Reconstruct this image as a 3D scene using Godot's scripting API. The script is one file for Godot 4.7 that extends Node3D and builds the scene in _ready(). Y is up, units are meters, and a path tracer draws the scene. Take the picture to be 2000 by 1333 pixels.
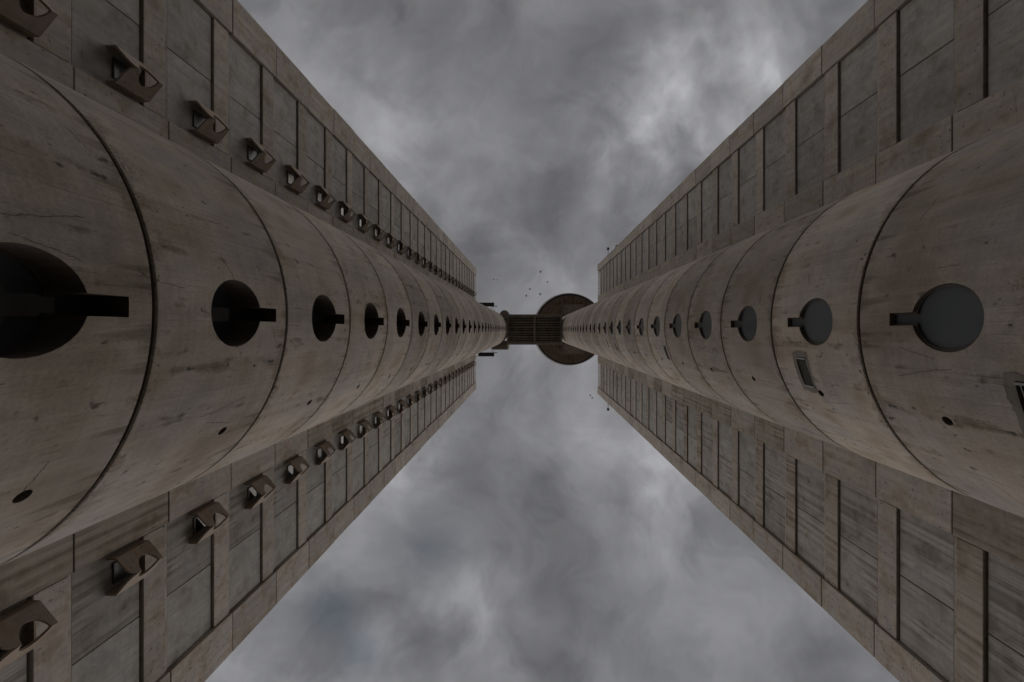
extends Node3D

# ---------------------------------------------------------------- layout
const EYE := 1.6                  # camera height; "h" below is height above the eye
const STOREY := 3.0
const DRUM_R := 4.05
const FOCAL := 778.0              # pixels of the 2000 x 1333 photograph

var M := {}
var mesh_cache := {}
var used_names := {}
var rng := RandomNumberGenerator.new()

# ---------------------------------------------------------------- mesh collector
class Shape:
	var p := PackedVector3Array()
	var n := PackedVector3Array()
	var uv := PackedVector2Array()
	func tri(a: Vector3, b: Vector3, c: Vector3, na: Vector3, nb: Vector3, nc: Vector3, ua := Vector2.ZERO, ub := Vector2.ZERO, uc := Vector2.ZERO) -> void:
		if (b - a).cross(c - a).dot(na + nb + nc) > 0.0:
			p.append_array([a, c, b]); n.append_array([na, nc, nb]); uv.append_array([ua, uc, ub])
		else:
			p.append_array([a, b, c]); n.append_array([na, nb, nc]); uv.append_array([ua, ub, uc])
	func flat(a: Vector3, b: Vector3, c: Vector3, out: Vector3) -> void:
		var k := (b - a).cross(c - a)
		if k.length_squared() < 1e-14:
			return
		k = k.normalized()
		if k.dot(out) < 0.0:
			k = -k
		tri(a, b, c, k, k, k)
	func quad(a: Vector3, b: Vector3, c: Vector3, d: Vector3, out: Vector3) -> void:
		flat(a, b, c, out); flat(a, c, d, out)
	func box(c: Vector3, s: Vector3, ch := 0.0, basis := Basis.IDENTITY) -> void:
		var h := s * 0.5
		var k: float = min(ch, min(h.x, min(h.y, h.z)) * 0.6)
		var ax := [Vector3.RIGHT, Vector3.UP, Vector3.BACK]
		for i in 3:
			var j := (i + 1) % 3
			var l := (i + 2) % 3
			for sg in [-1.0, 1.0]:
				var q := []
				for e in [[-1.0, -1.0], [1.0, -1.0], [1.0, 1.0], [-1.0, 1.0]]:
					var v := Vector3.ZERO
					v[i] = sg * h[i]; v[j] = e[0] * (h[j] - k); v[l] = e[1] * (h[l] - k)
					q.append(c + basis * v)
				quad(q[0], q[1], q[2], q[3], basis * (ax[i] * sg))
		if k <= 0.0:
			return
		for i in 3:
			var j := (i + 1) % 3
			var l := (i + 2) % 3
			for a in [-1.0, 1.0]:
				for b in [-1.0, 1.0]:
					var q := []
					for e in [[-1.0, 0], [1.0, 0], [1.0, 1], [-1.0, 1]]:
						var v := Vector3.ZERO
						v[i] = e[0] * (h[i] - k)
						v[j] = a * (h[j] - (k if e[1] == 1 else 0.0))
						v[l] = b * (h[l] - (0.0 if e[1] == 1 else k))
						q.append(c + basis * v)
					quad(q[0], q[1], q[2], q[3], basis * (ax[j] * a + ax[l] * b))
		for a in [-1.0, 1.0]:
			for b in [-1.0, 1.0]:
				for d in [-1.0, 1.0]:
					var o := Vector3(a * h.x, b * h.y, d * h.z)
					flat(c + basis * (o - Vector3(0, b * k, d * k)), c + basis * (o - Vector3(a * k, 0, d * k)), c + basis * (o - Vector3(a * k, b * k, 0)), basis * Vector3(a, b, d))
	# a polygon in the plane (o, u, v) given thickness along w
	func plate(pts: PackedVector2Array, o: Vector3, u: Vector3, v: Vector3, w: Vector3) -> void:
		var idx := Geometry2D.triangulate_polygon(pts)
		for t in range(0, idx.size(), 3):
			var q := []
			for e in 3:
				var s: Vector2 = pts[idx[t + e]]
				q.append(o + u * s.x + v * s.y)
			flat(q[0], q[1], q[2], -w)
			flat(q[0] + w, q[1] + w, q[2] + w, w)
		var cw := Geometry2D.is_polygon_clockwise(pts)
		for i in pts.size():
			var a: Vector2 = pts[i]
			var b: Vector2 = pts[(i + 1) % pts.size()]
			var e := b - a
			var out2 := Vector2(e.y, -e.x) * (-1.0 if cw else 1.0)
			var A := o + u * a.x + v * a.y
			var B := o + u * b.x + v * b.y
			quad(A, B, B + w, A + w, u * out2.x + v * out2.y)
	func tube(a: Vector3, b: Vector3, r0: float, r1: float, sides := 10, caps := true) -> void:
		var d := (b - a).normalized()
		var s := d.cross(Vector3.UP if abs(d.y) < 0.9 else Vector3.RIGHT).normalized()
		var t := d.cross(s)
		for i in sides:
			var f0 := TAU * i / sides
			var f1 := TAU * (i + 1) / sides
			var n0 := s * cos(f0) + t * sin(f0)
			var n1 := s * cos(f1) + t * sin(f1)
			tri(a + n0 * r0, b + n0 * r1, b + n1 * r1, n0, n0, n1)
			tri(a + n0 * r0, b + n1 * r1, a + n1 * r0, n0, n1, n1)
			if caps:
				flat(a, a + n0 * r0, a + n1 * r0, -d)
				flat(b, b + n0 * r1, b + n1 * r1, d)
	# profile of (radius, height) turned round the y axis
	func lathe(prof: Array, sides := 72) -> void:
		for k in prof.size() - 1:
			var p0: Vector2 = prof[k]
			var p1: Vector2 = prof[k + 1]
			var e := p1 - p0
			var nr := Vector2(e.y, -e.x).normalized()
			for i in sides:
				var f0 := TAU * i / sides
				var f1 := TAU * (i + 1) / sides
				var d0 := Vector3(cos(f0), 0, sin(f0))
				var d1 := Vector3(cos(f1), 0, sin(f1))
				var n0 := d0 * nr.x + Vector3.UP * nr.y
				var n1 := d1 * nr.x + Vector3.UP * nr.y
				var A := d0 * p0.x + Vector3.UP * p0.y
				var B := d1 * p0.x + Vector3.UP * p0.y
				var C := d1 * p1.x + Vector3.UP * p1.y
				var D := d0 * p1.x + Vector3.UP * p1.y
				if p0.x > 1e-5:
					tri(A, B, C, n0, n1, n1)
				if p1.x > 1e-5:
					tri(A, C, D, n0, n1, n0)
	func mesh() -> ArrayMesh:
		var a := []
		a.resize(Mesh.ARRAY_MAX)
		a[Mesh.ARRAY_VERTEX] = p
		a[Mesh.ARRAY_NORMAL] = n
		a[Mesh.ARRAY_TEX_UV] = uv
		var m := ArrayMesh.new()
		m.add_surface_from_arrays(Mesh.PRIMITIVE_TRIANGLES, a)
		return m

# ---------------------------------------------------------------- nodes
func numbered(called: String) -> String:
	var k: int = used_names.get(called, 0)
	used_names[called] = k + 1
	return called if k == 0 else "%s_%03d" % [called, k]

func thing(called: String, label: String, category: String, at := Vector3.ZERO, turn := 0.0, group := "") -> Node3D:
	var o := Node3D.new()
	o.name = numbered(called)
	add_child(o)
	o.position = at
	o.rotation.y = turn
	o.set_meta("label", label)
	o.set_meta("category", category)
	if group != "":
		o.set_meta("group", group)
	return o

func part(called: String, mesh: Mesh, m: Material, parent: Node, at := Vector3.ZERO, turn := 0.0) -> MeshInstance3D:
	var o := MeshInstance3D.new()
	o.name = called
	o.mesh = mesh
	o.material_override = m
	o.position = at
	o.rotation.y = turn
	parent.add_child(o, true)
	return o

func block(s: Vector3, ch := 0.012) -> ArrayMesh:
	var key := "%.3f %.3f %.3f %.3f" % [s.x, s.y, s.z, ch]
	if not mesh_cache.has(key):
		var sh := Shape.new()
		sh.box(Vector3.ZERO, s, ch)
		mesh_cache[key] = sh.mesh()
	return mesh_cache[key]

# ---------------------------------------------------------------- textures
func noise_bytes(w: int, h: int, freq: float, oct: int, sd: int, tw := 0, th := 0, kind := FastNoiseLite.TYPE_SIMPLEX_SMOOTH) -> PackedByteArray:
	var f := FastNoiseLite.new()
	f.noise_type = kind
	f.seed = sd
	f.frequency = freq
	f.fractal_type = FastNoiseLite.FRACTAL_FBM
	f.fractal_octaves = oct
	var im := f.get_seamless_image(w, h, false, false, 0.2, true)
	im.convert(Image.FORMAT_L8)
	if tw > 0:
		im.resize(tw, th, Image.INTERPOLATE_CUBIC)
	return im.get_data()

# concrete: o = {base, warm, boards, board_w, streak, drip, spots, cracks, seed}
func concrete(o: Dictionary) -> Array:
	var S := 1024
	var sd: int = o.seed
	var big := noise_bytes(256, 256, 0.012, 4, sd, S, S)
	var mid := noise_bytes(S, S, 0.018, 5, sd + 1)
	var fine := noise_bytes(S, S, 0.16, 3, sd + 2)
	var hue := noise_bytes(256, 256, 0.02, 3, sd + 3, S, S)
	var st := noise_bytes(S, 12, 0.11, 4, sd + 4, S, S)
	var st2 := noise_bytes(S, 6, 0.02, 3, sd + 5, S, S)
	var spot := noise_bytes(S, S, 0.03, 4, sd + 6)
	var pit := noise_bytes(S, S, 0.11, 2, sd + 7)
	var hlong := noise_bytes(32, S, 0.10, 3, sd + 8, S, S)
	var r := RandomNumberGenerator.new()
	r.seed = sd
	var bw: int = o.board_w
	var tone := PackedFloat32Array()
	tone.resize(S)
	var edge := PackedFloat32Array()
	edge.resize(S)
	var x := 0
	while x < S:
		var w := bw + r.randi_range(-2, 3)
		var t: float = r.randf_range(-1.0, 1.0) * float(o.boards)
		var dk := r.randf_range(0.1, 1.0) if r.randf() < 0.7 else 0.0
		for k in w:
			if x + k < S:
				tone[x + k] = t
				edge[x + k] = dk if k == 0 else 0.0
		x += w
	# length of the dirt runs that start at each storey joint
	var drips := noise_bytes(S, 64, 0.03, 5, sd + 9)
	var base: Color = o.base
	var px := PackedByteArray()
	px.resize(S * S * 3)
	var ht := PackedByteArray()
	ht.resize(S * S)
	var strk: float = o.streak
	var drp: float = o.drip
	var spots: float = o.spots
	var cover: float = o.get("cover", 0.58)
	for y in S:
		var row := y * S
		var q := (y / 256) * 9 * S
		var dtop := float(y % 256)
		for xx in S:
			var i := row + xx
			var b := big[i] / 255.0 - 0.5
			var m := mid[i] / 255.0 - 0.5
			var f := fine[i] / 255.0 - 0.5
			var l := 1.0 + b * 0.22 + m * 0.15 + f * 0.11 + tone[xx] + (hlong[i] / 255.0 - 0.5) * 0.06
			var s := st[i] / 255.0
			var s2 := st2[i] / 255.0
			l += (s - 0.5) * 0.06
			var dirt := clampf((s * 0.42 + s2 * 0.62 + b * 0.9 + f * 0.25 + m * 0.30 - cover) * 1.7, 0.0, 1.0) * strk
			if drp > 0.0:
				var ln := (drips[q + xx] / 255.0 - 0.5) * 190.0
				if ln > dtop:
					dirt = maxf(dirt, drp * clampf((ln - dtop) / 30.0, 0.0, 1.0) * (0.5 + s * 0.6))
				var dj := minf(dtop, 256.0 - dtop)
				var reach := 5.0 + 46.0 * clampf(m * 2.2 + b * 1.6 + (s2 - 0.5) * 0.8 + 0.12, 0.0, 1.0)
				dirt = maxf(dirt, clampf(1.0 - dj / reach, 0.0, 1.0) * (0.40 + f * 0.9))
				dirt = maxf(dirt, clampf((m * 1.4 + (s2 - 0.5) * 0.9 + f * 0.35 - 0.32) * 2.6, 0.0, 1.0) * 0.42)
			var e := edge[xx] * clampf(m * 3.0 + 0.35, 0.0, 1.0)
			l -= e * 0.15 + clampf((hue[i] / 255.0 - 0.60) * 4.0 + m * 1.2, 0.0, 1.0) * 0.12
			var sp := clampf((spot[i] / 255.0 - 0.80 + 0.10 * (s2 - 0.5)) * 14.0, 0.0, 1.0) * spots
			var pt := clampf((pit[i] / 255.0 - 0.84) * 10.0, 0.0, 1.0) * clampf(b * 4.0 + 0.2, 0.0, 1.0)
			l *= (1.0 - 0.55 * sp) * (1.0 - 0.40 * pt) * (1.0 - 0.60 * dirt)
			var hu: float = (hue[i] / 255.0 - 0.5) * o.warm + dirt * o.warm * 0.9
			var j := i * 3
			px[j] = int(clampf(base.r * l * (1.0 + hu * 0.5), 0.0, 1.0) * 255.0)
			px[j + 1] = int(clampf(base.g * l, 0.0, 1.0) * 255.0)
			px[j + 2] = int(clampf(base.b * l * (1.0 - hu), 0.0, 1.0) * 255.0)
			ht[i] = int(clampf(0.55 + f * 0.22 + m * 0.25 + tone[xx] * 2.0 - e * 0.5 - pt * 0.4 - sp * 0.3 + (s - 0.5) * 0.15, 0.0, 1.0) * 255.0)
	var im := Image.create_from_data(S, S, false, Image.FORMAT_RGB8, px)
	# hairline cracks
	for c in int(o.cracks):
		var p := Vector2(r.randf() * S, r.randf() * S)
		var dir := r.randf_range(-0.5, 0.5) + (PI / 2 if r.randf() < 0.6 else 0.0)
		for k in r.randi_range(30, 120):
			var kink := dir + r.randf_range(-0.7, 0.7)
			p += Vector2(cos(kink), sin(kink))
			var ix := posmod(int(p.x), S)
			var iy := posmod(int(p.y), S)
			im.set_pixel(ix, iy, im.get_pixel(ix, iy) * Color(0.55, 0.53, 0.5))
	im.generate_mipmaps()
	var hi := Image.create_from_data(S, S, false, Image.FORMAT_L8, ht)
	hi.convert(Image.FORMAT_RGBA8)
	hi.bump_map_to_normal_map(o.bump)
	hi.generate_mipmaps()
	return [ImageTexture.create_from_image(im), ImageTexture.create_from_image(hi)]

func material(tex: Array, tint: Color, scale: Vector3, offset := Vector3.ZERO, triplanar := false, rough := 0.92) -> StandardMaterial3D:
	var m := StandardMaterial3D.new()
	m.albedo_color = tint
	m.albedo_texture = tex[0]
	m.normal_enabled = true
	m.normal_texture = tex[1]
	m.normal_scale = 0.8
	m.roughness = rough
	m.metallic_specular = 0.3
	m.uv1_scale = scale
	m.uv1_offset = offset
	if triplanar:
		m.uv1_triplanar = true
		m.uv1_world_triplanar = true
		m.uv1_triplanar_sharpness = 8.0
	return m

func plain(c: Color, rough: float, metal := 0.0) -> StandardMaterial3D:
	var m := StandardMaterial3D.new()
	m.albedo_color = c
	m.roughness = rough
	m.metallic = metal
	return m

func make_materials() -> void:
	var cyl := concrete({seed = 11, base = Color(0.668, 0.630, 0.600), warm = 0.10, boards = 0.013, board_w = 12, streak = 0.20, drip = 0.40, spots = 0.75, cracks = 30, bump = 2.0})
	var fac := concrete({seed = 47, base = Color(0.690, 0.657, 0.625), warm = 0.10, boards = 0.015, board_w = 16, streak = 0.25, drip = 0.0, spots = 0.55, cracks = 20, bump = 2.0})
	var pan := concrete({seed = 83, base = Color(0.645, 0.637, 0.626), warm = 0.04, boards = 0.008, board_w = 30, streak = 0.22, drip = 0.0, spots = 0.30, cracks = 12, bump = 1.4})
	var dirty := concrete({seed = 131, base = Color(0.665, 0.650, 0.635), warm = 0.06, boards = 0.012, board_w = 20, streak = 0.52, cover = 0.42, drip = 0.0, spots = 0.40, cracks = 12, bump = 1.6})
	M.drum = []
	for k in 6:
		var g: float = [1.0, 0.93, 0.97, 0.87, 1.0, 0.91][k]
		M.drum.append(material(cyl, Color(g, g, g * 0.99), Vector3(3, 0.25, 1), Vector3(0.17 * k, 0.25 * k, 0)))
	var up6 := Vector3(1.0 / 6.0, 1.0 / 6.0, 1.0 / 6.0)
	M.frame = []
	M.panel = []
	M.dirty = []
	M.dirty_frame = []
	for k in 4:
		var g: float = [1.0, 0.95, 0.98, 0.92][k]
		M.frame.append(material(fac, Color(g, g, g), up6, Vector3(0.31 * k, 0.13 * k, 0.27 * k), true))
		M.panel.append(material(pan, Color(g, g, g), up6, Vector3(0.21 * k, 0.37 * k, 0.11 * k), true))
		M.dirty.append(material(dirty, Color(g, g, g), up6, Vector3(0.43 * k, 0.29 * k, 0.19 * k), true))
		M.dirty_frame.append(material(dirty, Color(g, g * 0.97, g * 0.93), up6, Vector3(0.13 * k, 0.41 * k, 0.37 * k), true))
	M.hood = material(fac, Color(0.92, 0.89, 0.86), up6, Vector3(0.5, 0.2, 0.7), true)
	M.core = material(fac, Color(0.85, 0.84, 0.83), up6, Vector3(0.1, 0.6, 0.3), true)
	M.girder = material(fac, Color(0.95, 0.95, 0.95), up6, Vector3(0.2, 0.9, 0.3), true)
	M.soffit = material(dirty, Color(0.82, 0.76, 0.70), up6, Vector3(0.4, 0.1, 0.8), true)
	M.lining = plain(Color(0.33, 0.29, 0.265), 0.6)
	M.joint = plain(Color(0.20, 0.145, 0.11), 0.95)
	M.steel = plain(Color(0.22, 0.22, 0.23), 0.55, 0.6)
	M.pale_metal = plain(Color(0.34, 0.34, 0.335), 0.5, 0.3)
	M.window_frame = plain(Color(0.27, 0.26, 0.25), 0.5)
	M.porthole_frame = plain(Color(0.27, 0.245, 0.23), 0.5, 0.3)
	M.dark_glass = plain(Color(0.09, 0.10, 0.11), 0.06)
	M.dark_glass.metallic_specular = 0.7
	M.pod_glass = plain(Color(0.10, 0.10, 0.11), 0.5)
	M.left_glass = []
	M.right_glass = []
	for g in [0.0, 0.03, -0.02]:
		M.left_glass.append(plain(Color(0.20 + g, 0.215 + g, 0.225 + g), 0.07))
		M.right_glass.append(plain(Color(0.325 + g, 0.345 + g, 0.36 + g), 0.10))
	M.blind = plain(Color(0.86, 0.86, 0.85), 0.35)
	M.curtain = plain(Color(0.30, 0.31, 0.32), 0.25)
	M.mortar = material(pan, Color(0.72, 0.70, 0.68), up6, Vector3(0.3, 0.3, 0.3), true)
	M.bird = plain(Color(0.09, 0.09, 0.10), 0.8)
	M.paving = material(pan, Color(0.37, 0.37, 0.37), Vector3(0.25, 0.25, 0.25), Vector3.ZERO, true)

# ---------------------------------------------------------------- sky
func make_sky() -> Sky:
	var W := 2048
	var H := 1024
	var f1 := FastNoiseLite.new()
	f1.noise_type = FastNoiseLite.TYPE_SIMPLEX_SMOOTH
	f1.seed = 5
	f1.frequency = 1.0
	f1.fractal_type = FastNoiseLite.FRACTAL_FBM
	f1.fractal_octaves = 6
	f1.fractal_gain = 0.50
	f1.domain_warp_enabled = true
	f1.domain_warp_type = FastNoiseLite.DOMAIN_WARP_SIMPLEX
	f1.domain_warp_amplitude = 0.22
	f1.domain_warp_frequency = 2.2
	f1.domain_warp_fractal_octaves = 3
	var f2 := FastNoiseLite.new()
	f2.noise_type = FastNoiseLite.TYPE_SIMPLEX_SMOOTH
	f2.seed = 19
	f2.frequency = 1.0
	f2.fractal_octaves = 4
	# drifts of brighter and darker cloud: x, z over height, width, lightness, blueness
	var drift := []
	for a in [[1340, 125, 110, 0.09, 0], [1270, 290, 80, 0.05, 0], [1240, 60, 80, -0.05, 0], [755, 225, 95, 0.035, 0], [900, 80, 120, -0.045, 0], [1170, 90, 60, -0.035, 0], [820, 905, 42, 0.075, 0], [915, 1145, 60, 0.06, 0], [745, 1270, 55, 0.07, 0], [835, 1075, 52, -0.075, 1], [645, 1195, 45, -0.06, 1], [700, 1285, 34, -0.05, 1], [1080, 1075, 90, -0.05, 0], [1280, 970, 60, 0.05, 0], [925, 945, 40, -0.04, 0], [1340, 1250, 110, -0.05, 0.2], [800, 1290, 40, -0.05, 0], [1310, 850, 60, 0.03, 0]]:
		drift.append([(a[0] - 1037.0) / FOCAL, -(a[1] - 645.0) / FOCAL, a[2] / FOCAL, a[3], a[4]])
	var px := PackedByteArray()
	px.resize(W * H * 3)
	for y in H:
		var th := (y + 0.5) / H * PI
		var cy := cos(th)
		var sy := sin(th)
		for x in W:
			var j := (y * W + x) * 3
			if y > H * 0.56:
				px[j] = 92; px[j + 1] = 92; px[j + 2] = 94
				continue
			var an := (x + 0.5) / W * TAU
			var k: float = 1.0 / (maxf(cy, 0.0) + 0.10) * 1.10
			var ux := sin(an) * sy * k
			var uz := -cos(an) * sy * k
			var w := f2.get_noise_2d(ux * 1.1 + 3.1, uz * 1.1)
			var n := f1.get_noise_2d(ux * 1.9 + w * 0.5, uz * 1.9 + 7.7)
			var d := f1.get_noise_2d(ux * 6.0 + 31.0, uz * 6.0 + w)
			var v := 0.488 + n * 0.145 + d * 0.055 + w * 0.045
			var bl := 0.0
			if cy > 0.45:
				var tx := sin(an) * sy / cy
				var tz := -cos(an) * sy / cy
				for q in drift:
					var e: float = ((tx - q[0]) * (tx - q[0]) + (tz - q[1]) * (tz - q[1])) / (q[2] * q[2]) * (1.0 - 0.5 * d - 0.5 * n)
					if e < 6.0:
						var g := exp(-e * 0.6)
						v += q[3] * g * (1.0 + d * 1.2)
						bl += q[4] * g
			v = clampf(v, 0.27, 0.70)
			bl = clampf(bl * (0.55 - n), 0.0, 1.0)
			px[j] = int((v - 0.018 * bl) * 255.0)
			px[j + 1] = int((v + 0.001) * 255.0)
			px[j + 2] = int((v + 0.014 + 0.018 * bl) * 255.0)
	var im := Image.create_from_data(W, H, false, Image.FORMAT_RGB8, px)
	var mat := PanoramaSkyMaterial.new()
	mat.panorama = ImageTexture.create_from_image(im)
	var sky := Sky.new()
	sky.sky_material = mat
	return sky

# ---------------------------------------------------------------- slab towers
func hood_mesh() -> ArrayMesh:
	var sh := Shape.new()
	var T := 0.065
	var a := 0.585           # half width
	var c := 0.31            # depth of the cheeks
	var pr := 0.79           # depth at the prow
	var Hh := 1.08
	var L := Vector2(pr - c, a).length()
	for s in [-1.0, 1.0]:
		# cheek
		sh.plate(PackedVector2Array([Vector2(-0.02, 0), Vector2(c, 0), Vector2(c, Hh), Vector2(-0.02, Hh)]), Vector3(0, 0, s * a), Vector3.RIGHT, Vector3.UP, Vector3(0, 0, -s * T))
		# splayed front plate with its scooped lower edge and half of the eye-shaped hole
		var pts := PackedVector2Array([Vector2(0, 0), Vector2(0.3 * L, 0.012), Vector2(0.6 * L, 0.03), Vector2(0.78 * L, 0.07), Vector2(0.9 * L, 0.15), Vector2(L, 0.29), Vector2(L, 0.335)])
		for k in range(1, 14):
			var f := PI * k / 14.0
			pts.append(Vector2(L - 0.43 * sin(f), 0.64 - 0.305 * cos(f)))
		pts.append_array([Vector2(L, 0.945), Vector2(L, Hh), Vector2(0, Hh)])
		var o := Vector3(c, 0, s * a)
		var u := (Vector3(pr, 0, 0) - o).normalized()
		var w := Vector3(-abs(u.z), 0, -s * u.x).normalized() * T
		sh.plate(pts, o, u, Vector3.UP, w)
	sh.box(Vector3(0.11, Hh - 0.03, 0), Vector3(0.22, 0.05, a * 2.0 - T * 2.0 - 0.004), 0.0)
	return sh.mesh()

func slab_tower(label: String, at: Vector3, turn: float, joint0: float, levels: int, half_w: float, zp: float, zc: float, hooded: bool) -> Node3D:
	var t := thing("slab_tower", label, "tower block", at, turn, "concrete slab towers")
	var flip := -1.0 if turn != 0.0 else 1.0
	var y0 := joint0
	var top := joint0 + levels * STOREY
	# body of the building behind the facade pieces
	var sh := Shape.new()
	sh.box(Vector3(-6.4, (top - STOREY) * 0.5, 0), Vector3(12.0, top - STOREY, half_w * 2.0 - 0.5), 0.0)
	part("wall", sh.mesh(), M.core, t)
	part("roof", block(Vector3(12.2, 0.25, half_w * 2.0 - 0.2)), M.core, t, Vector3(-6.55, top - STOREY + 0.13, 0))
	var hood := hood_mesh()
	var pil0 := 5.5
	var zm := (zp + zc) * 0.5
	for s in [-1.0, 1.0]:
		var low: bool = s * flip < 0.0         # the weathered side
		var right_low: bool = low and not hooded
		for side in [["corner_base", zc, half_w, 0.0], ["pilaster_base", pil0, zp, -0.07], ["panel_base", zp, zc, -0.14]]:
			part(side[0], block(Vector3(0.4, y0 - 0.02, side[2] - side[1] - 0.02)), M.frame[0], t, Vector3(side[3] - 0.2, y0 * 0.5 - 0.01, s * (side[1] + side[2]) * 0.5))
		# return wall on the end of the slab
		var rsh := Shape.new()
		rsh.box(Vector3.ZERO, Vector3(11.9, top - STOREY, 0.22), 0.0)
		part("end_wall", rsh.mesh(), M.frame[1], t, Vector3(-6.5, (top - STOREY) * 0.5, s * (half_w - 0.12)))
		for k in levels:
			var j := y0 + k * STOREY           # joint below this storey
			var pick := func(a: Array): return a[rng.randi() % a.size()]
			# corner column block
			var cw := half_w - zc
			var nudge := rng.randf_range(-0.012, 0.012)
			part("column_block", block(Vector3(0.42, STOREY - 0.022, cw - 0.03), 0.018), pick.call(M.frame), t, Vector3(-0.21 + nudge, j + STOREY * 0.5, s * (zc + cw * 0.5 + 0.015 + rng.randf_range(-0.02, 0.02))))
			# inner pilaster block
			part("pilaster_block", block(Vector3(0.35, STOREY - 0.03, zp - pil0 - 0.02), 0.018), pick.call(M.dirty_frame if low and rng.randf() < 0.6 else M.frame), t, Vector3(-0.245 + nudge * 0.7, j + STOREY * 0.5, s * (pil0 + zp) * 0.5))
			if k == levels - 1:
				# open louvre storey under the sky: a row of slanting fins
				for q in 12:
					var z := zp + 0.25 + (zc - zp - 0.5) * q / 11.0
					part("fin", block(Vector3(0.46, STOREY - 0.25, 0.20), 0.01), M.frame[q % 4], t, Vector3(-0.26, j + STOREY * 0.5 - 0.1, s * z), s * 0.55)
				continue
			# edge beam of the floor above, its filler bar, and the two wall panels
			var bl := zc - zp
			part("edge_beam", block(Vector3(0.26, 0.80, bl - 0.012), 0.015), pick.call(M.dirty_frame if right_low and rng.randf() < 0.30 else M.frame), t, Vector3(-0.21 + nudge * 0.5, j + STOREY - 0.13 - 0.40, s * (zp + zc) * 0.5))
			part("filler_bar", block(Vector3(0.18, 0.10, bl - 0.014), 0.01), pick.call(M.frame), t, Vector3(-0.225, j + STOREY - 0.056, s * (zp + zc) * 0.5))
			for e in [[zp, zm], [zm, zc]]:
				var dirty_in: bool = right_low or (low and e[0] == zp)
				part("wall_panel", block(Vector3(0.16, 1.99, e[1] - e[0] - 0.034), 0.012), pick.call(M.dirty if dirty_in and (rng.randf() < 0.35 or k < 8) else M.panel), t, Vector3(-0.245 + rng.randf_range(-0.006, 0.006), j + 1.012, s * (e[0] + e[1]) * 0.5))
			if hooded:
				var hz: float = s * (zp + 0.70)
				var hb := part("window_hood", hood, M.hood, t, Vector3(-0.17, j + 0.955, hz))
				var fr := Shape.new()
				if not mesh_cache.has("wf"):
					for e in [[Vector3(0, 0.32, 0), Vector3(0.06, 0.06, 0.66)], [Vector3(0, -0.32, 0), Vector3(0.06, 0.06, 0.66)], [Vector3(0, 0, 0.30), Vector3(0.06, 0.58, 0.06)], [Vector3(0, 0, -0.30), Vector3(0.06, 0.58, 0.06)]]:
						fr.box(e[0], e[1], 0.006)
					mesh_cache["wf"] = fr.mesh()
				part("window_frame", mesh_cache["wf"], M.window_frame, hb, Vector3(0.035, 0.52, 0))
				var pane: Material = M.dark_glass
				var roll := rng.randf()
				if roll < 0.22:
					pane = M.blind
				elif roll < 0.45:
					pane = M.curtain
				part("window_pane", block(Vector3(0.02, 0.58, 0.54), 0.0), pane, hb, Vector3(0.022, 0.52, 0))
	return t

# ---------------------------------------------------------------- round stair towers
func keyhole(r: float, cy: float, w: float, top: float) -> PackedVector2Array:
	var a0 := asin(w / r)
	var pts := PackedVector2Array([Vector2(w, top)])
	for k in 33:
		var f := a0 + (TAU - 2.0 * a0) * k / 32.0
		pts.append(Vector2(r * sin(f), cy + r * cos(f)))
	pts.append(Vector2(-w, top))
	return pts

func on_drum(u: float, v: float, r := DRUM_R) -> Vector3:
	return Vector3(r * cos(u / DRUM_R), v, r * sin(u / DRUM_R))

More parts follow.
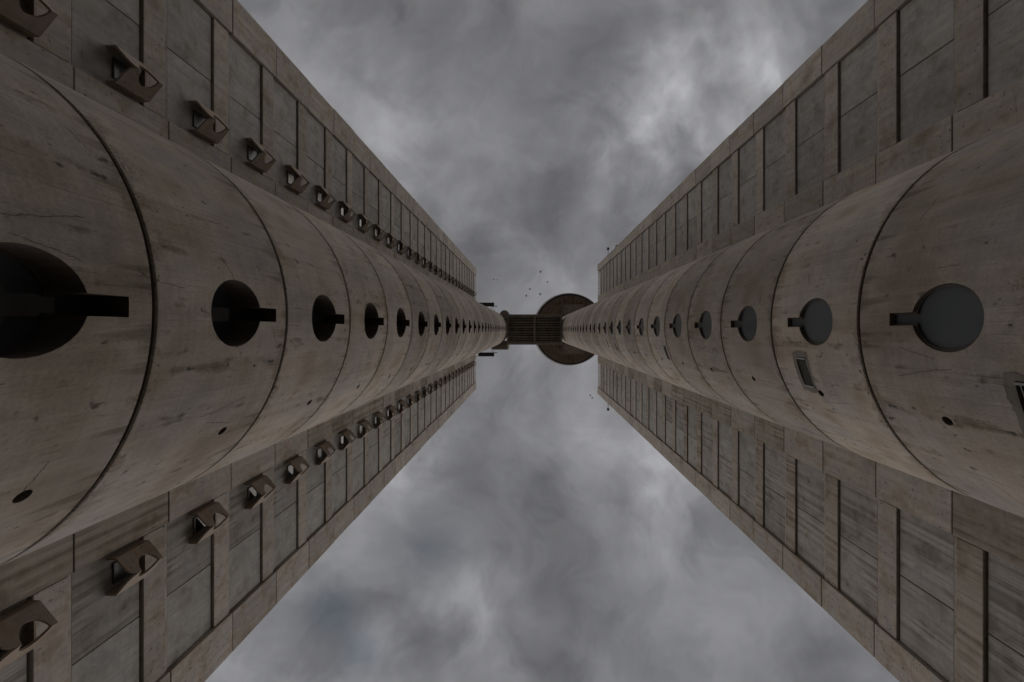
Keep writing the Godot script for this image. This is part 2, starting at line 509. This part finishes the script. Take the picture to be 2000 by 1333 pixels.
func drum_mesh(height: float, key: PackedVector2Array, depth: float, weep: Vector2, slot := Rect2()) -> ArrayMesh:
	var sh := Shape.new()
	var ch := 0.02
	var holes := []
	var spans := []
	if key.size() > 0:
		holes.append(key)
		spans.append([-0.72, 0.72])
	var ring := PackedVector2Array()
	if weep != Vector2.ZERO:
		for k in 14:
			ring.append(weep + Vector2(cos(TAU * k / 14.0), sin(TAU * k / 14.0)) * 0.088)
		holes.append(ring)
		spans.append([weep.x - 0.1, weep.x + 0.1])
	var slot_pts := PackedVector2Array()
	if slot.size.x > 0.0:
		slot_pts = PackedVector2Array([slot.position, slot.position + Vector2(slot.size.x, 0), slot.end, slot.position + Vector2(0, slot.size.y)])
		holes.append(slot_pts)
		spans.append([slot.position.x - 0.01, slot.end.x + 0.01])
	var N := 208
	var full := TAU * DRUM_R
	for i in N:
		var u0 := -full * 0.5 + full * i / N
		var u1 := -full * 0.5 + full * (i + 1) / N
		var hit := false
		for s in spans:
			if u1 > s[0] and u0 < s[1]:
				hit = true
		var polys := [PackedVector2Array([Vector2(u0, ch), Vector2(u1, ch), Vector2(u1, height - ch), Vector2(u0, height - ch)])]
		if hit:
			for hq in holes:
				var nxt := []
				for pl in polys:
					nxt.append_array(Geometry2D.clip_polygons(pl, hq))
				polys = nxt
		for pl in polys:
			var idx := Geometry2D.triangulate_polygon(pl)
			for t in range(0, idx.size(), 3):
				var A: Vector2 = pl[idx[t]]
				var B: Vector2 = pl[idx[t + 1]]
				var C: Vector2 = pl[idx[t + 2]]
				sh.tri(on_drum(A.x, A.y), on_drum(B.x, B.y), on_drum(C.x, C.y), on_drum(A.x, 0, 1), on_drum(B.x, 0, 1), on_drum(C.x, 0, 1), drum_uv(A), drum_uv(B), drum_uv(C))
		# chamfers and the flat ends above and below
		for e in [[ch, 0.0, -1.0], [height - ch, height, 1.0]]:
			var n0: Vector3 = (on_drum(u0, 0, 1) + Vector3.UP * e[2]).normalized()
			var n1: Vector3 = (on_drum(u1, 0, 1) + Vector3.UP * e[2]).normalized()
			var a := on_drum(u0, e[0])
			var b := on_drum(u1, e[0])
			var c := on_drum(u1, e[1], DRUM_R - ch)
			var d := on_drum(u0, e[1], DRUM_R - ch)
			sh.tri(a, b, c, n0, n1, n1, drum_uv(Vector2(u0, e[0])), drum_uv(Vector2(u1, e[0])), drum_uv(Vector2(u1, e[1])))
			sh.tri(a, c, d, n0, n1, n0, drum_uv(Vector2(u0, e[0])), drum_uv(Vector2(u1, e[1])), drum_uv(Vector2(u0, e[1])))
			sh.quad(c, d, on_drum(u0, e[1], DRUM_R - 0.35), on_drum(u1, e[1], DRUM_R - 0.35), Vector3.UP * e[2])
	# reveals of the openings
	for i in key.size():
		var A: Vector2 = key[i]
		var B: Vector2 = key[(i + 1) % key.size()]
		var a := on_drum(A.x, A.y)
		var b := on_drum(B.x, B.y)
		var a2 := Vector3(DRUM_R - depth, a.y, a.z)
		var b2 := Vector3(DRUM_R - depth, b.y, b.z)
		var mid := (a + b) * 0.5
		if depth < 0.3:
			sh.quad(a, b, b2, a2, Vector3(0, 1.5 - mid.y, -mid.z))
	# the duct behind a vent grille
	if slot_pts.size() > 0:
		var sc := slot.get_center()
		var inw := on_drum(sc.x, 0, 1.0) * -0.45
		var ctr := on_drum(sc.x, sc.y)
		for i in 4:
			var A := slot_pts[i]
			var B := slot_pts[(i + 1) % 4]
			for k in 6:
				var a2 := A.lerp(B, k / 6.0)
				var b2 := A.lerp(B, (k + 1) / 6.0)
				var a := on_drum(a2.x, a2.y)
				var b := on_drum(b2.x, b2.y)
				sh.quad(a, b, b + inw, a + inw, ctr - (a + b) * 0.5)
				sh.flat(a + inw, b + inw, ctr + inw, -inw)
	for i in ring.size():
		var A: Vector2 = ring[i]
		var B: Vector2 = ring[(i + 1) % ring.size()]
		var inw := on_drum(weep.x, 0, 1.0) * -0.35
		var ctr := on_drum(weep.x, weep.y) + inw
		var a := on_drum(A.x, A.y)
		var b := on_drum(B.x, B.y)
		sh.quad(a, b, b + inw, a + inw, ctr - (a + b) * 0.5 - inw)
		sh.flat(a + inw, b + inw, ctr, -inw)
	return sh.mesh()

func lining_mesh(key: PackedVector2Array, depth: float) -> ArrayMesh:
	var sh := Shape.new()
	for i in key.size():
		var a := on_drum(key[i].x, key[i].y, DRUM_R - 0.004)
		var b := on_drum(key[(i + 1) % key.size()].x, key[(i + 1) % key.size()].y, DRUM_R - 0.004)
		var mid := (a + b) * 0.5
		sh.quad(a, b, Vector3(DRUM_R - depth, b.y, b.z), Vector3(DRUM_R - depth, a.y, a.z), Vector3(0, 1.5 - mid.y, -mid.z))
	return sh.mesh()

func drum_uv(q: Vector2) -> Vector2:
	return Vector2(q.x / (TAU * DRUM_R), -q.y / STOREY)

func keyhole_frame(outer: PackedVector2Array, inner: PackedVector2Array, d: float) -> ArrayMesh:
	var sh := Shape.new()
	var n := outer.size()
	for i in n:
		var a := outer[i]
		var b := outer[(i + 1) % n]
		var c := inner[(i + 1) % n]
		var e := inner[i]
		var A := Vector3(d, a.y, a.x)
		var B := Vector3(d, b.y, b.x)
		var C := Vector3(d, c.y, c.x)
		var E := Vector3(d, e.y, e.x)
		sh.quad(A, B, C, E, Vector3.RIGHT)
		sh.quad(E, C, C - Vector3(d, 0, 0), E - Vector3(d, 0, 0), E - A)
	return sh.mesh()

func stair_tower(label: String, at: Vector3, turn: float, ring0: float, drums: int, inset: float, kr: float, kc: float, kw: float, ktop: float, weep_phi: float, weep_v: float, glass: Array, vents: Array) -> Node3D:
	var t := thing("stair_tower", label, "stair tower", at, turn, "round stair towers")
	var hgt := STOREY - 0.045
	var outline := keyhole(kr, kc, kw, ktop)
	var weep := Vector2(deg_to_rad(weep_phi) * DRUM_R, weep_v)
	var body := drum_mesh(hgt, outline, inset, weep)
	var fw := 0.045
	var lining := lining_mesh(outline, inset)
	var inner := keyhole(kr - fw, kc, kw - fw * 0.8, ktop - fw)
	var fr := keyhole_frame(outline, inner, 0.05)
	var psh := Shape.new()
	psh.plate(outline, Vector3(0, 0, 0), Vector3.BACK, Vector3.UP, Vector3(-0.02, 0, 0))
	var pane := psh.mesh()
	var band := Shape.new()
	band.lathe([Vector2(DRUM_R - 0.34, -0.10), Vector2(DRUM_R - 0.055, -0.10), Vector2(DRUM_R - 0.055, 0.05), Vector2(DRUM_R - 0.34, 0.05)], 96)
	var joint := band.mesh()
	var base := Shape.new()
	base.lathe([Vector2(DRUM_R - 0.5, 0), Vector2(DRUM_R, 0), Vector2(DRUM_R, ring0 - 0.05), Vector2(DRUM_R - 0.5, ring0 - 0.05)], 96)
	part("base_ring", base.mesh(), M.drum[0], t)
	var core := Shape.new()
	core.lathe([Vector2(0, 0), Vector2(DRUM_R - 0.85, 0), Vector2(DRUM_R - 0.85, ring0 + drums * STOREY - 0.1), Vector2(0, ring0 + drums * STOREY - 0.1)], 48)
	part("inner_core", core.mesh(), M.core, t)
	var last := -1
	for k in drums:
		var y := ring0 + k * STOREY
		var pick := rng.randi() % 6
		if pick == last:
			pick = (pick + 1) % 6
		last = pick
		var own: ArrayMesh = body
		for a in vents:
			if a[0] == k:
				own = drum_mesh(hgt, outline, inset, weep, Rect2(deg_to_rad(a[1]) * DRUM_R - 0.41, a[2] - 0.18, 0.82, 0.36))
		var d := part("drum", own, M.drum[pick], t, Vector3(0, y, 0))
		for a in vents:
			if a[0] == k:
				vent(d, a[1], a[2], a[3])
		part("joint_band", joint, M.joint, d)
		if inset > 0.3:
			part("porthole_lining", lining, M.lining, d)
		part("porthole_frame", fr, M.porthole_frame, d, Vector3(DRUM_R - inset - 0.005, 0, 0))
		part("porthole_pane", pane, glass[rng.randi() % 3], d, Vector3(DRUM_R - inset + 0.012, 0, 0))
	var cap := Shape.new()
	cap.lathe([Vector2(0, 0.0), Vector2(DRUM_R - 0.02, 0.0), Vector2(DRUM_R - 0.02, 0.3), Vector2(0, 0.3)], 72)
	part("roof_cap", cap.mesh(), M.core, t, Vector3(0, ring0 + drums * STOREY - 0.04, 0))
	return t

func vent(t: Node3D, phi: float, y: float, patched: bool) -> void:
	var a := deg_to_rad(phi)
	var b := Basis(Vector3.UP, -a)
	var sh := Shape.new()
	var w := 0.80
	var h := 0.36
	for e in [[Vector3(0.0, 0, w * 0.5 - 0.025), Vector3(0.07, h - 0.004, 0.045)], [Vector3(0.0, 0, -w * 0.5 + 0.025), Vector3(0.07, h - 0.004, 0.045)]]:
		sh.box(e[0], e[1], 0.006)
	var at := Vector3(cos(a) * (DRUM_R - 0.03), y, sin(a) * (DRUM_R - 0.03))
	var v := part("vent_grille", sh.mesh(), M.pale_metal, t, at)
	v.basis = b
	for k in 5:
		part("grille_slat", block(Vector3(0.010, 0.014, w - 0.1), 0.0), M.pale_metal, v, Vector3(0.0, -h * 0.5 + h * (k + 0.7) / 5.4, 0))
	if patched:
		var ps := Shape.new()
		var pts := PackedVector2Array()
		for k in 26:
			var f := TAU * k / 26.0
			var q := Vector2(cos(f), sin(f))
			var m: float = max(abs(q.x) / 0.52, abs(q.y) / 0.27)
			pts.append(q / m * rng.randf_range(0.92, 1.12) + Vector2(0.0, 0.03))
		# bent round the drum in narrow strips
		for i in 12:
			var x0 := -0.7 + 1.4 * i / 12.0
			var x1 := -0.7 + 1.4 * (i + 1) / 12.0
			var strips := []
			for pl in Geometry2D.intersect_polygons(pts, PackedVector2Array([Vector2(x0, -1), Vector2(x1, -1), Vector2(x1, 1), Vector2(x0, 1)])):
				strips.append_array(Geometry2D.clip_polygons(pl, PackedVector2Array([Vector2(-0.41, -0.18), Vector2(0.41, -0.18), Vector2(0.41, 0.18), Vector2(-0.41, 0.18)])))
			for pl in strips:
				var idx := Geometry2D.triangulate_polygon(pl)
				for q in range(0, idx.size(), 3):
					var P := []
					for e in 3:
						var g: Vector2 = pl[idx[q + e]]
						var f := g.x / DRUM_R
						P.append(Vector3(cos(f) * (DRUM_R + 0.006) - DRUM_R + 0.03, g.y, sin(f) * (DRUM_R + 0.006)))
					sh_flat(ps, P)
		part("mortar_patch", ps.mesh(), M.mortar, v)

func sh_flat(ps: Shape, P: Array) -> void:
	ps.flat(P[0], P[1], P[2], Vector3.RIGHT)

# ---------------------------------------------------------------- bridge, restaurant, roof fittings
func sky_bridge(h: float) -> void:
	var x0 := -5.4
	var x1 := 7.0
	var y := h + EYE
	var hw := 3.35
	var t := thing("sky_bridge", "dark ribbed concrete bridge joining the two round towers high overhead", "bridge", Vector3(0, y, 0.1))
	var len := x1 - x0
	var cx := (x0 + x1) * 0.5
	part("deck", block(Vector3(len, 0.4, hw * 2.0 - 0.3), 0.02), M.girder, t, Vector3(cx, 1.45, 0))
	for s in [-1.0, 1.0]:
		part("side_wall", block(Vector3(len, 7.0, 0.3), 0.03), M.girder, t, Vector3(cx, 3.5, s * (hw - 0.15)))
		part("bottom_flange", block(Vector3(len - 0.1, 0.16, 0.5), 0.02), M.girder, t, Vector3(cx, -0.085, s * (hw - 0.25)))
		for k in 6:
			part("window_band", block(Vector3(1.7, 1.5, 0.04), 0.0), M.dark_glass, t, Vector3(x0 + 1.2 + k * 2.0, 4.6, s * (hw + 0.015)))
	for k in 11:
		var z := -hw + 0.62 + (hw * 2.0 - 1.24) * k / 10.0
		part("floor_rib", block(Vector3(len - 0.9, 1.1 if k % 2 == 0 else 0.7, 0.22), 0.02), M.girder, t, Vector3(cx, 0.70 if k % 2 == 0 else 0.90, z))
	for x in [x0 + 0.25, cx, x1 - 0.25]:
		part("cross_beam", block(Vector3(0.42, 1.2, hw * 2.0 - 0.62), 0.02), M.girder, t, Vector3(x, 0.652, 0))
	part("roof_slab", block(Vector3(len + 0.1, 0.3, hw * 2.0 + 0.2), 0.02), M.girder, t, Vector3(cx, 7.16, 0))

func restaurant(h: float, x: float, z: float) -> void:
	var t := thing("restaurant_pod", "round brown disc of a revolving restaurant atop the right round tower", "restaurant", Vector3(x, h + EYE, z))
	var a := Shape.new()
	a.lathe([Vector2(4.0, 0.0), Vector2(9.3, 0.0), Vector2(9.45, 0.10), Vector2(9.45, 0.5), Vector2(4.0, 0.6)], 96)
	part("underside", a.mesh(), M.soffit, t)
	var r := Shape.new()
	r.lathe([Vector2(9.45, 0.25), Vector2(9.85, 0.25), Vector2(10.1, 0.6), Vector2(10.1, 0.9), Vector2(9.5, 1.0)], 96)
	part("rim", r.mesh(), M.pod_glass, t)
	var g := Shape.new()
	g.lathe([Vector2(9.9, 0.9), Vector2(10.45, 3.4), Vector2(9.0, 3.5)], 96)
	part("window_band", g.mesh(), M.pod_glass, t)
	var rf := Shape.new()
	rf.lathe([Vector2(0, 3.45), Vector2(10.4, 3.45), Vector2(10.4, 4.0), Vector2(6.5, 4.8), Vector2(0, 5.0)], 96)
	part("roof", rf.mesh(), M.girder, t)
	var co := Shape.new()
	co.lathe([Vector2(0, 0.4), Vector2(8.5, 0.4), Vector2(8.5, 3.5), Vector2(0, 3.5)], 48)
	part("dining_hall", co.mesh(), M.girder, t)
	# beams that show on the underside
	for s in [-1.0, 1.0]:
		part("soffit_beam", block(Vector3(5.9, 0.35, 0.22), 0.02), M.frame[3], t, Vector3(1.0, -0.17, s * 6.9))
		part("soffit_beam", block(Vector3(0.24, 0.30, 13.6), 0.02), M.frame[3], t, Vector3(-2.1 if s < 0 else 3.9, -0.145, 0))
		var d := part("diagonal_strut", block(Vector3(3.7, 0.16, 0.13), 0.01), M.frame[0], t, Vector3(-3.55, -0.075, s * 5.65))
		d.rotation.y = -s * 0.81
		part("service_plate", block(Vector3(5.4, 0.12, 2.6), 0.01), M.girder, t, Vector3(0.95, -0.055, s * 5.4))
	for rr in [[6.1, 0.16], [7.75, 0.12], [8.9, 0.10]]:
		var ring := Shape.new()
		ring.lathe([Vector2(rr[0] - 0.1, 0.01), Vector2(rr[0] - 0.1, -rr[1] * 0.5), Vector2(rr[0] + 0.1, -rr[1] * 0.5), Vector2(rr[0] + 0.1, 0.01)], 96)
		part("soffit_ring", ring.mesh(), M.soffit, t)
	for k in 16:
		var f := TAU * (k + 0.5) / 16.0
		var q := part("radial_rib", block(Vector3(1.55, 0.10, 0.10), 0.01), M.soffit, t, Vector3(cos(f) * 8.5, -0.045, sin(f) * 8.5))
		q.rotation.y = -f

func gantry(label: String, x: float, y: float, z: float, s: float) -> void:
	var t := thing("roof_gantry", label, "gantry", Vector3(x, y, z), 0.0, "maintenance gantries on the left roof")
	for k in 4:
		part("rail", block(Vector3(3.9 if k < 3 else 4.6, 0.18, 0.16), 0.01), M.steel, t, Vector3(-2.0 if k < 3 else -1.6, 0.0, s * (0.45 - k * 0.27)))
	for k in 7:
		part("tread", block(Vector3(0.545, 0.05, 0.98), 0.005), M.steel, t, Vector3(-3.7 + k * 0.56, 0.118, s * 0.05))
	for e in [[-3.5, 0.4], [-3.5, -0.35]]:
		var p := Shape.new()
		p.tube(Vector3(e[0] - 0.6, -4.85, s * e[1]), Vector3(e[0] - 0.1, 0.05, s * e[1]), 0.07, 0.07, 8)
		part("leg", p.mesh(), M.steel, t)
	for e in [-0.75, -0.5, -0.15]:
		var p := Shape.new()
		p.tube(Vector3(e, 0.16, s * (1.1 if e == -0.5 else 0.3)), Vector3(e, 0.16, -s * 1.6), 0.025, 0.025, 6)
		part("rod", p.mesh(), M.steel, t)
	part("counterweight", block(Vector3(0.95, 0.5, 0.35), 0.02), M.girder, t, Vector3(-0.4, 0.16, -s * 1.62))

func lamp_boom(label: String, x: float, y: float, z: float, s: float) -> void:
	var t := thing("lamp_boom", label, "floodlight", Vector3(x, y, z), 0.0, "floodlights on booms at the right tower")
	var p := Shape.new()
	p.tube(Vector3(0, 0, -s * 0.03), Vector3(0, 0, s * 1.45), 0.06, 0.05, 8)
	part("boom", p.mesh(), M.steel, t)
	part("wall_plate", block(Vector3(0.3, 0.3, 0.05), 0.01), M.steel, t, Vector3(0, 0, s * 0.022))
	var b := Shape.new()
	b.box(Vector3(0, 0, s * 1.72), Vector3(0.42, 0.30, 0.40), 0.04)
	part("lamp_housing", b.mesh(), M.steel, t)
	part("lamp_glass", block(Vector3(0.42, 0.02, 0.30), 0.0), M.curtain, t, Vector3(0, -0.158, s * 1.76))
	part("bracket", block(Vector3(0.56, 0.12, 0.06), 0.01), M.pale_metal, t, Vector3(0, -0.02, s * 1.45))

func bird(px: float, py: float, h: float, turn: float, flap: float, span: float, label: String) -> void:
	var at := Vector3((px - 1037.0) / FOCAL * h, h + EYE, -(py - 645.0) / FOCAL * h)
	var t := thing("flying_bird", label, "bird", at, turn, "birds circling overhead")
	# body, head, beak and tail as one surface
	var b := Shape.new()
	var prof := [[-0.24, 0.0], [-0.21, 0.022], [-0.16, 0.045], [-0.06, 0.065], [0.04, 0.06], [0.10, 0.038], [0.14, 0.042], [0.175, 0.032], [0.20, 0.012], [0.235, 0.0]]
	for k in prof.size() - 1:
		var q0: Array = prof[k]
		var q1: Array = prof[k + 1]
		b.tube(Vector3(q0[0], 0, 0) * span * 1.5, Vector3(q1[0], 0, 0) * span * 1.5, max(q0[1], 0.002) * span * 1.5, max(q1[1], 0.002) * span * 1.5, 10, false)
	part("body", b.mesh(), M.bird, t)
	var tl := Shape.new()
	tl.plate(PackedVector2Array([Vector2(-0.2, 0.03), Vector2(-0.2, -0.03), Vector2(-0.36, -0.075), Vector2(-0.375, 0.0), Vector2(-0.36, 0.075)]), Vector3.ZERO, Vector3.RIGHT * span * 1.5, Vector3.BACK * span * 1.5, Vector3(0, 0.012, 0))
	part("tail", tl.mesh(), M.bird, t)
	for s in [-1.0, 1.0]:
		var w := Shape.new()
		var outw := Vector3(0, sin(flap), s * cos(flap))
		w.plate(PackedVector2Array([Vector2(0.10, 0.03), Vector2(0.15, 0.20), Vector2(0.10, 0.40), Vector2(-0.02, 0.52), Vector2(-0.07, 0.50), Vector2(-0.06, 0.40), Vector2(-0.10, 0.30), Vector2(-0.09, 0.15), Vector2(-0.11, 0.03)]), Vector3.ZERO, Vector3.RIGHT * span, outw * span, Vector3(0, 0.014, 0))
		part("wing", w.mesh(), M.bird, t)

# ---------------------------------------------------------------- scene
func _ready() -> void:
	rng.seed = 20240611
	# camera: straight up, image right = +x, image top = +z, lens shifted
	var cam := Camera3D.new()
	cam.name = "camera"
	var near := 0.05
	cam.projection = Camera3D.PROJECTION_FRUSTUM
	cam.near = near
	cam.far = 3000.0
	cam.keep_aspect = Camera3D.KEEP_HEIGHT
	cam.size = near * 1333.0 / FOCAL
	cam.frustum_offset = Vector2(-37.0, -21.5) / FOCAL * near
	cam.transform = Transform3D(Basis(Vector3(1, 0, 0), Vector3(0, 0, 1), Vector3(0, -1, 0)), Vector3(0, EYE, 0))
	add_child(cam)
	cam.current = true
	var env := Environment.new()
	env.background_mode = Environment.BG_SKY
	env.sky = make_sky()
	env.tonemap_mode = Environment.TONE_MAPPER_LINEAR
	env.tonemap_exposure = 1.5
	env.background_energy_multiplier = 0.67
	env.sdfgi_enabled = true
	env.ssao_enabled = true
	env.ssil_enabled = true
	var we := WorldEnvironment.new()
	we.name = "world_environment"
	we.environment = env
	add_child(we)
	var sun := DirectionalLight3D.new()
	sun.name = "sun"
	sun.light_energy = 0.5
	sun.light_angular_distance = 140.0
	sun.light_color = Color(1.0, 0.965, 0.93)
	sun.shadow_enabled = true
	sun.basis = Basis.looking_at(Vector3(0.02, -0.96, 0.25).normalized(), Vector3.UP)
	add_child(sun)

	make_materials()

	# ground
	var gs := Shape.new()
	gs.quad(Vector3(-1500, 0, -1500), Vector3(1500, 0, -1500), Vector3(1500, 0, 1500), Vector3(-1500, 0, 1500), Vector3.UP)
	var g := part("ground", gs.mesh(), M.paving, self)
	g.set_meta("kind", "structure")
	g.set_meta("label", "paved ground between the towers")

	# towers
	slab_tower("left concrete slab tower with a column of angular window hoods on each flank", Vector3(-13.07, 0, 0.3), 0.0, 2.45 + EYE - 3.0, 32, 14.4, 7.3, 12.65, true)
	var rt := slab_tower("right concrete slab tower with plain panelled face and no window hoods", Vector3(14.28, 0, 0.18), PI, 1.57 + EYE - 3.0 + 3.0, 28, 13.83, 7.16, 12.35, false)
	part("side_box", block(Vector3(0.9, 1.0, 0.55), 0.03), M.frame[3], rt, Vector3(-0.7, 70.0, -14.1))
	stair_tower("left round concrete stair tower with deeply recessed keyhole portholes", Vector3(-9.29, 0, 0.3), 0.0, 2.57 + EYE - 3.0, 32, 0.50, 0.60, 1.55, 0.135, 2.62, -33.5, 2.06, M.left_glass, [])
	stair_tower("right round concrete stair tower with flush keyhole portholes and vent grilles", Vector3(10.85, 0, 0.2), PI, 2.29 + EYE - 3.0, 37, 0.10, 0.57, 1.25, 0.12, 2.26, 26.0, 1.60, M.right_glass, [[3, 18.5, 1.90, true], [7, 20.0, 0.40, false], [2, 19.0, 0.215, true], [11, 24.0, 0.95, false], [12, 21.0, 1.45, false]])

	sky_bridge(88.0)
	restaurant(111.0, 10.85, 0.2)

	# fittings round the top of the left tower
	var d := thing("round_duct", "brown round duct beside the left end of the bridge", "duct", Vector3(-5.9, 88.0 + EYE, 3.35))
	var ds := Shape.new()
	ds.lathe([Vector2(0, 0), Vector2(0.95, 0), Vector2(1.0, 0.1), Vector2(1.0, 7.5), Vector2(0, 7.5)], 32)
	part("shaft", ds.mesh(), M.girder, d)
	var dc := Shape.new()
	dc.lathe([Vector2(1.0, 0.8), Vector2(1.08, 0.85), Vector2(1.08, 1.1), Vector2(1.0, 1.15)], 32)
	part("collar", dc.mesh(), M.girder, d)
	var pr := thing("plant_room", "brown boxy plant room hugging the left round tower below the bridge in view", "plant room", Vector3(-7.0, 90.0 + EYE, -3.5))
	part("wall", block(Vector3(3.7, 6.0, 1.9), 0.05), M.girder, pr, Vector3(0, 3.0, 0))
	for k in 6:
		part("rib", block(Vector3(0.14, 0.22, 1.8), 0.01), M.girder, pr, Vector3(-1.6 + k * 0.64, -0.108, 0))
	gantry("dark steel maintenance gantry on the left roof, upper one in view", -8.9, 97.0 + EYE, 6.15, 1.0)
	gantry("dark steel maintenance gantry on the left roof, lower one in view", -8.9, 97.0 + EYE, -5.9, -1.0)
	lamp_boom("small floodlight on a boom at the right tower, upper edge in view", 14.9, 76.9 + EYE, 14.01, 1.0)
	lamp_boom("small floodlight on a boom at the right tower, lower edge in view", 14.9, 76.9 + EYE, -13.65, -1.0)

	# birds
	bird(1056, 531, 78, 0.5, 0.25, 0.62, "topmost dark bird of the flock above the round restaurant")
	bird(1069, 551, 86, 2.4, -0.2, 0.50, "small dark bird rightmost of the flock above the restaurant")
	bird(1035, 565, 80, 1.2, 0.3, 0.56, "dark bird with spread wings left of the restaurant disc edge")
	bird(1028, 578, 80, 0.2, 0.15, 0.56, "lowest left dark bird of the flock beside the bridge")
	bird(1055, 575, 78, 2.6, 0.1, 0.62, "dark gliding bird nearest to the restaurant disc")
	bird(964, 546, 95, 0.8, 0.3, 0.45, "faint tiny bird near the left tower roof, left of its pair")
	bird(970, 547, 95, 2.0, 0.1, 0.36, "faint tiny bird near the left tower roof, right of its pair")
	bird(1153.5, 773, 80, 1.0, 0.4, 0.50, "dark bird left of a pair near the right tower lower corner")
	bird(1157, 778, 80, 0.9, 0.1, 0.50, "dark bird right of a pair near the right tower lower corner")
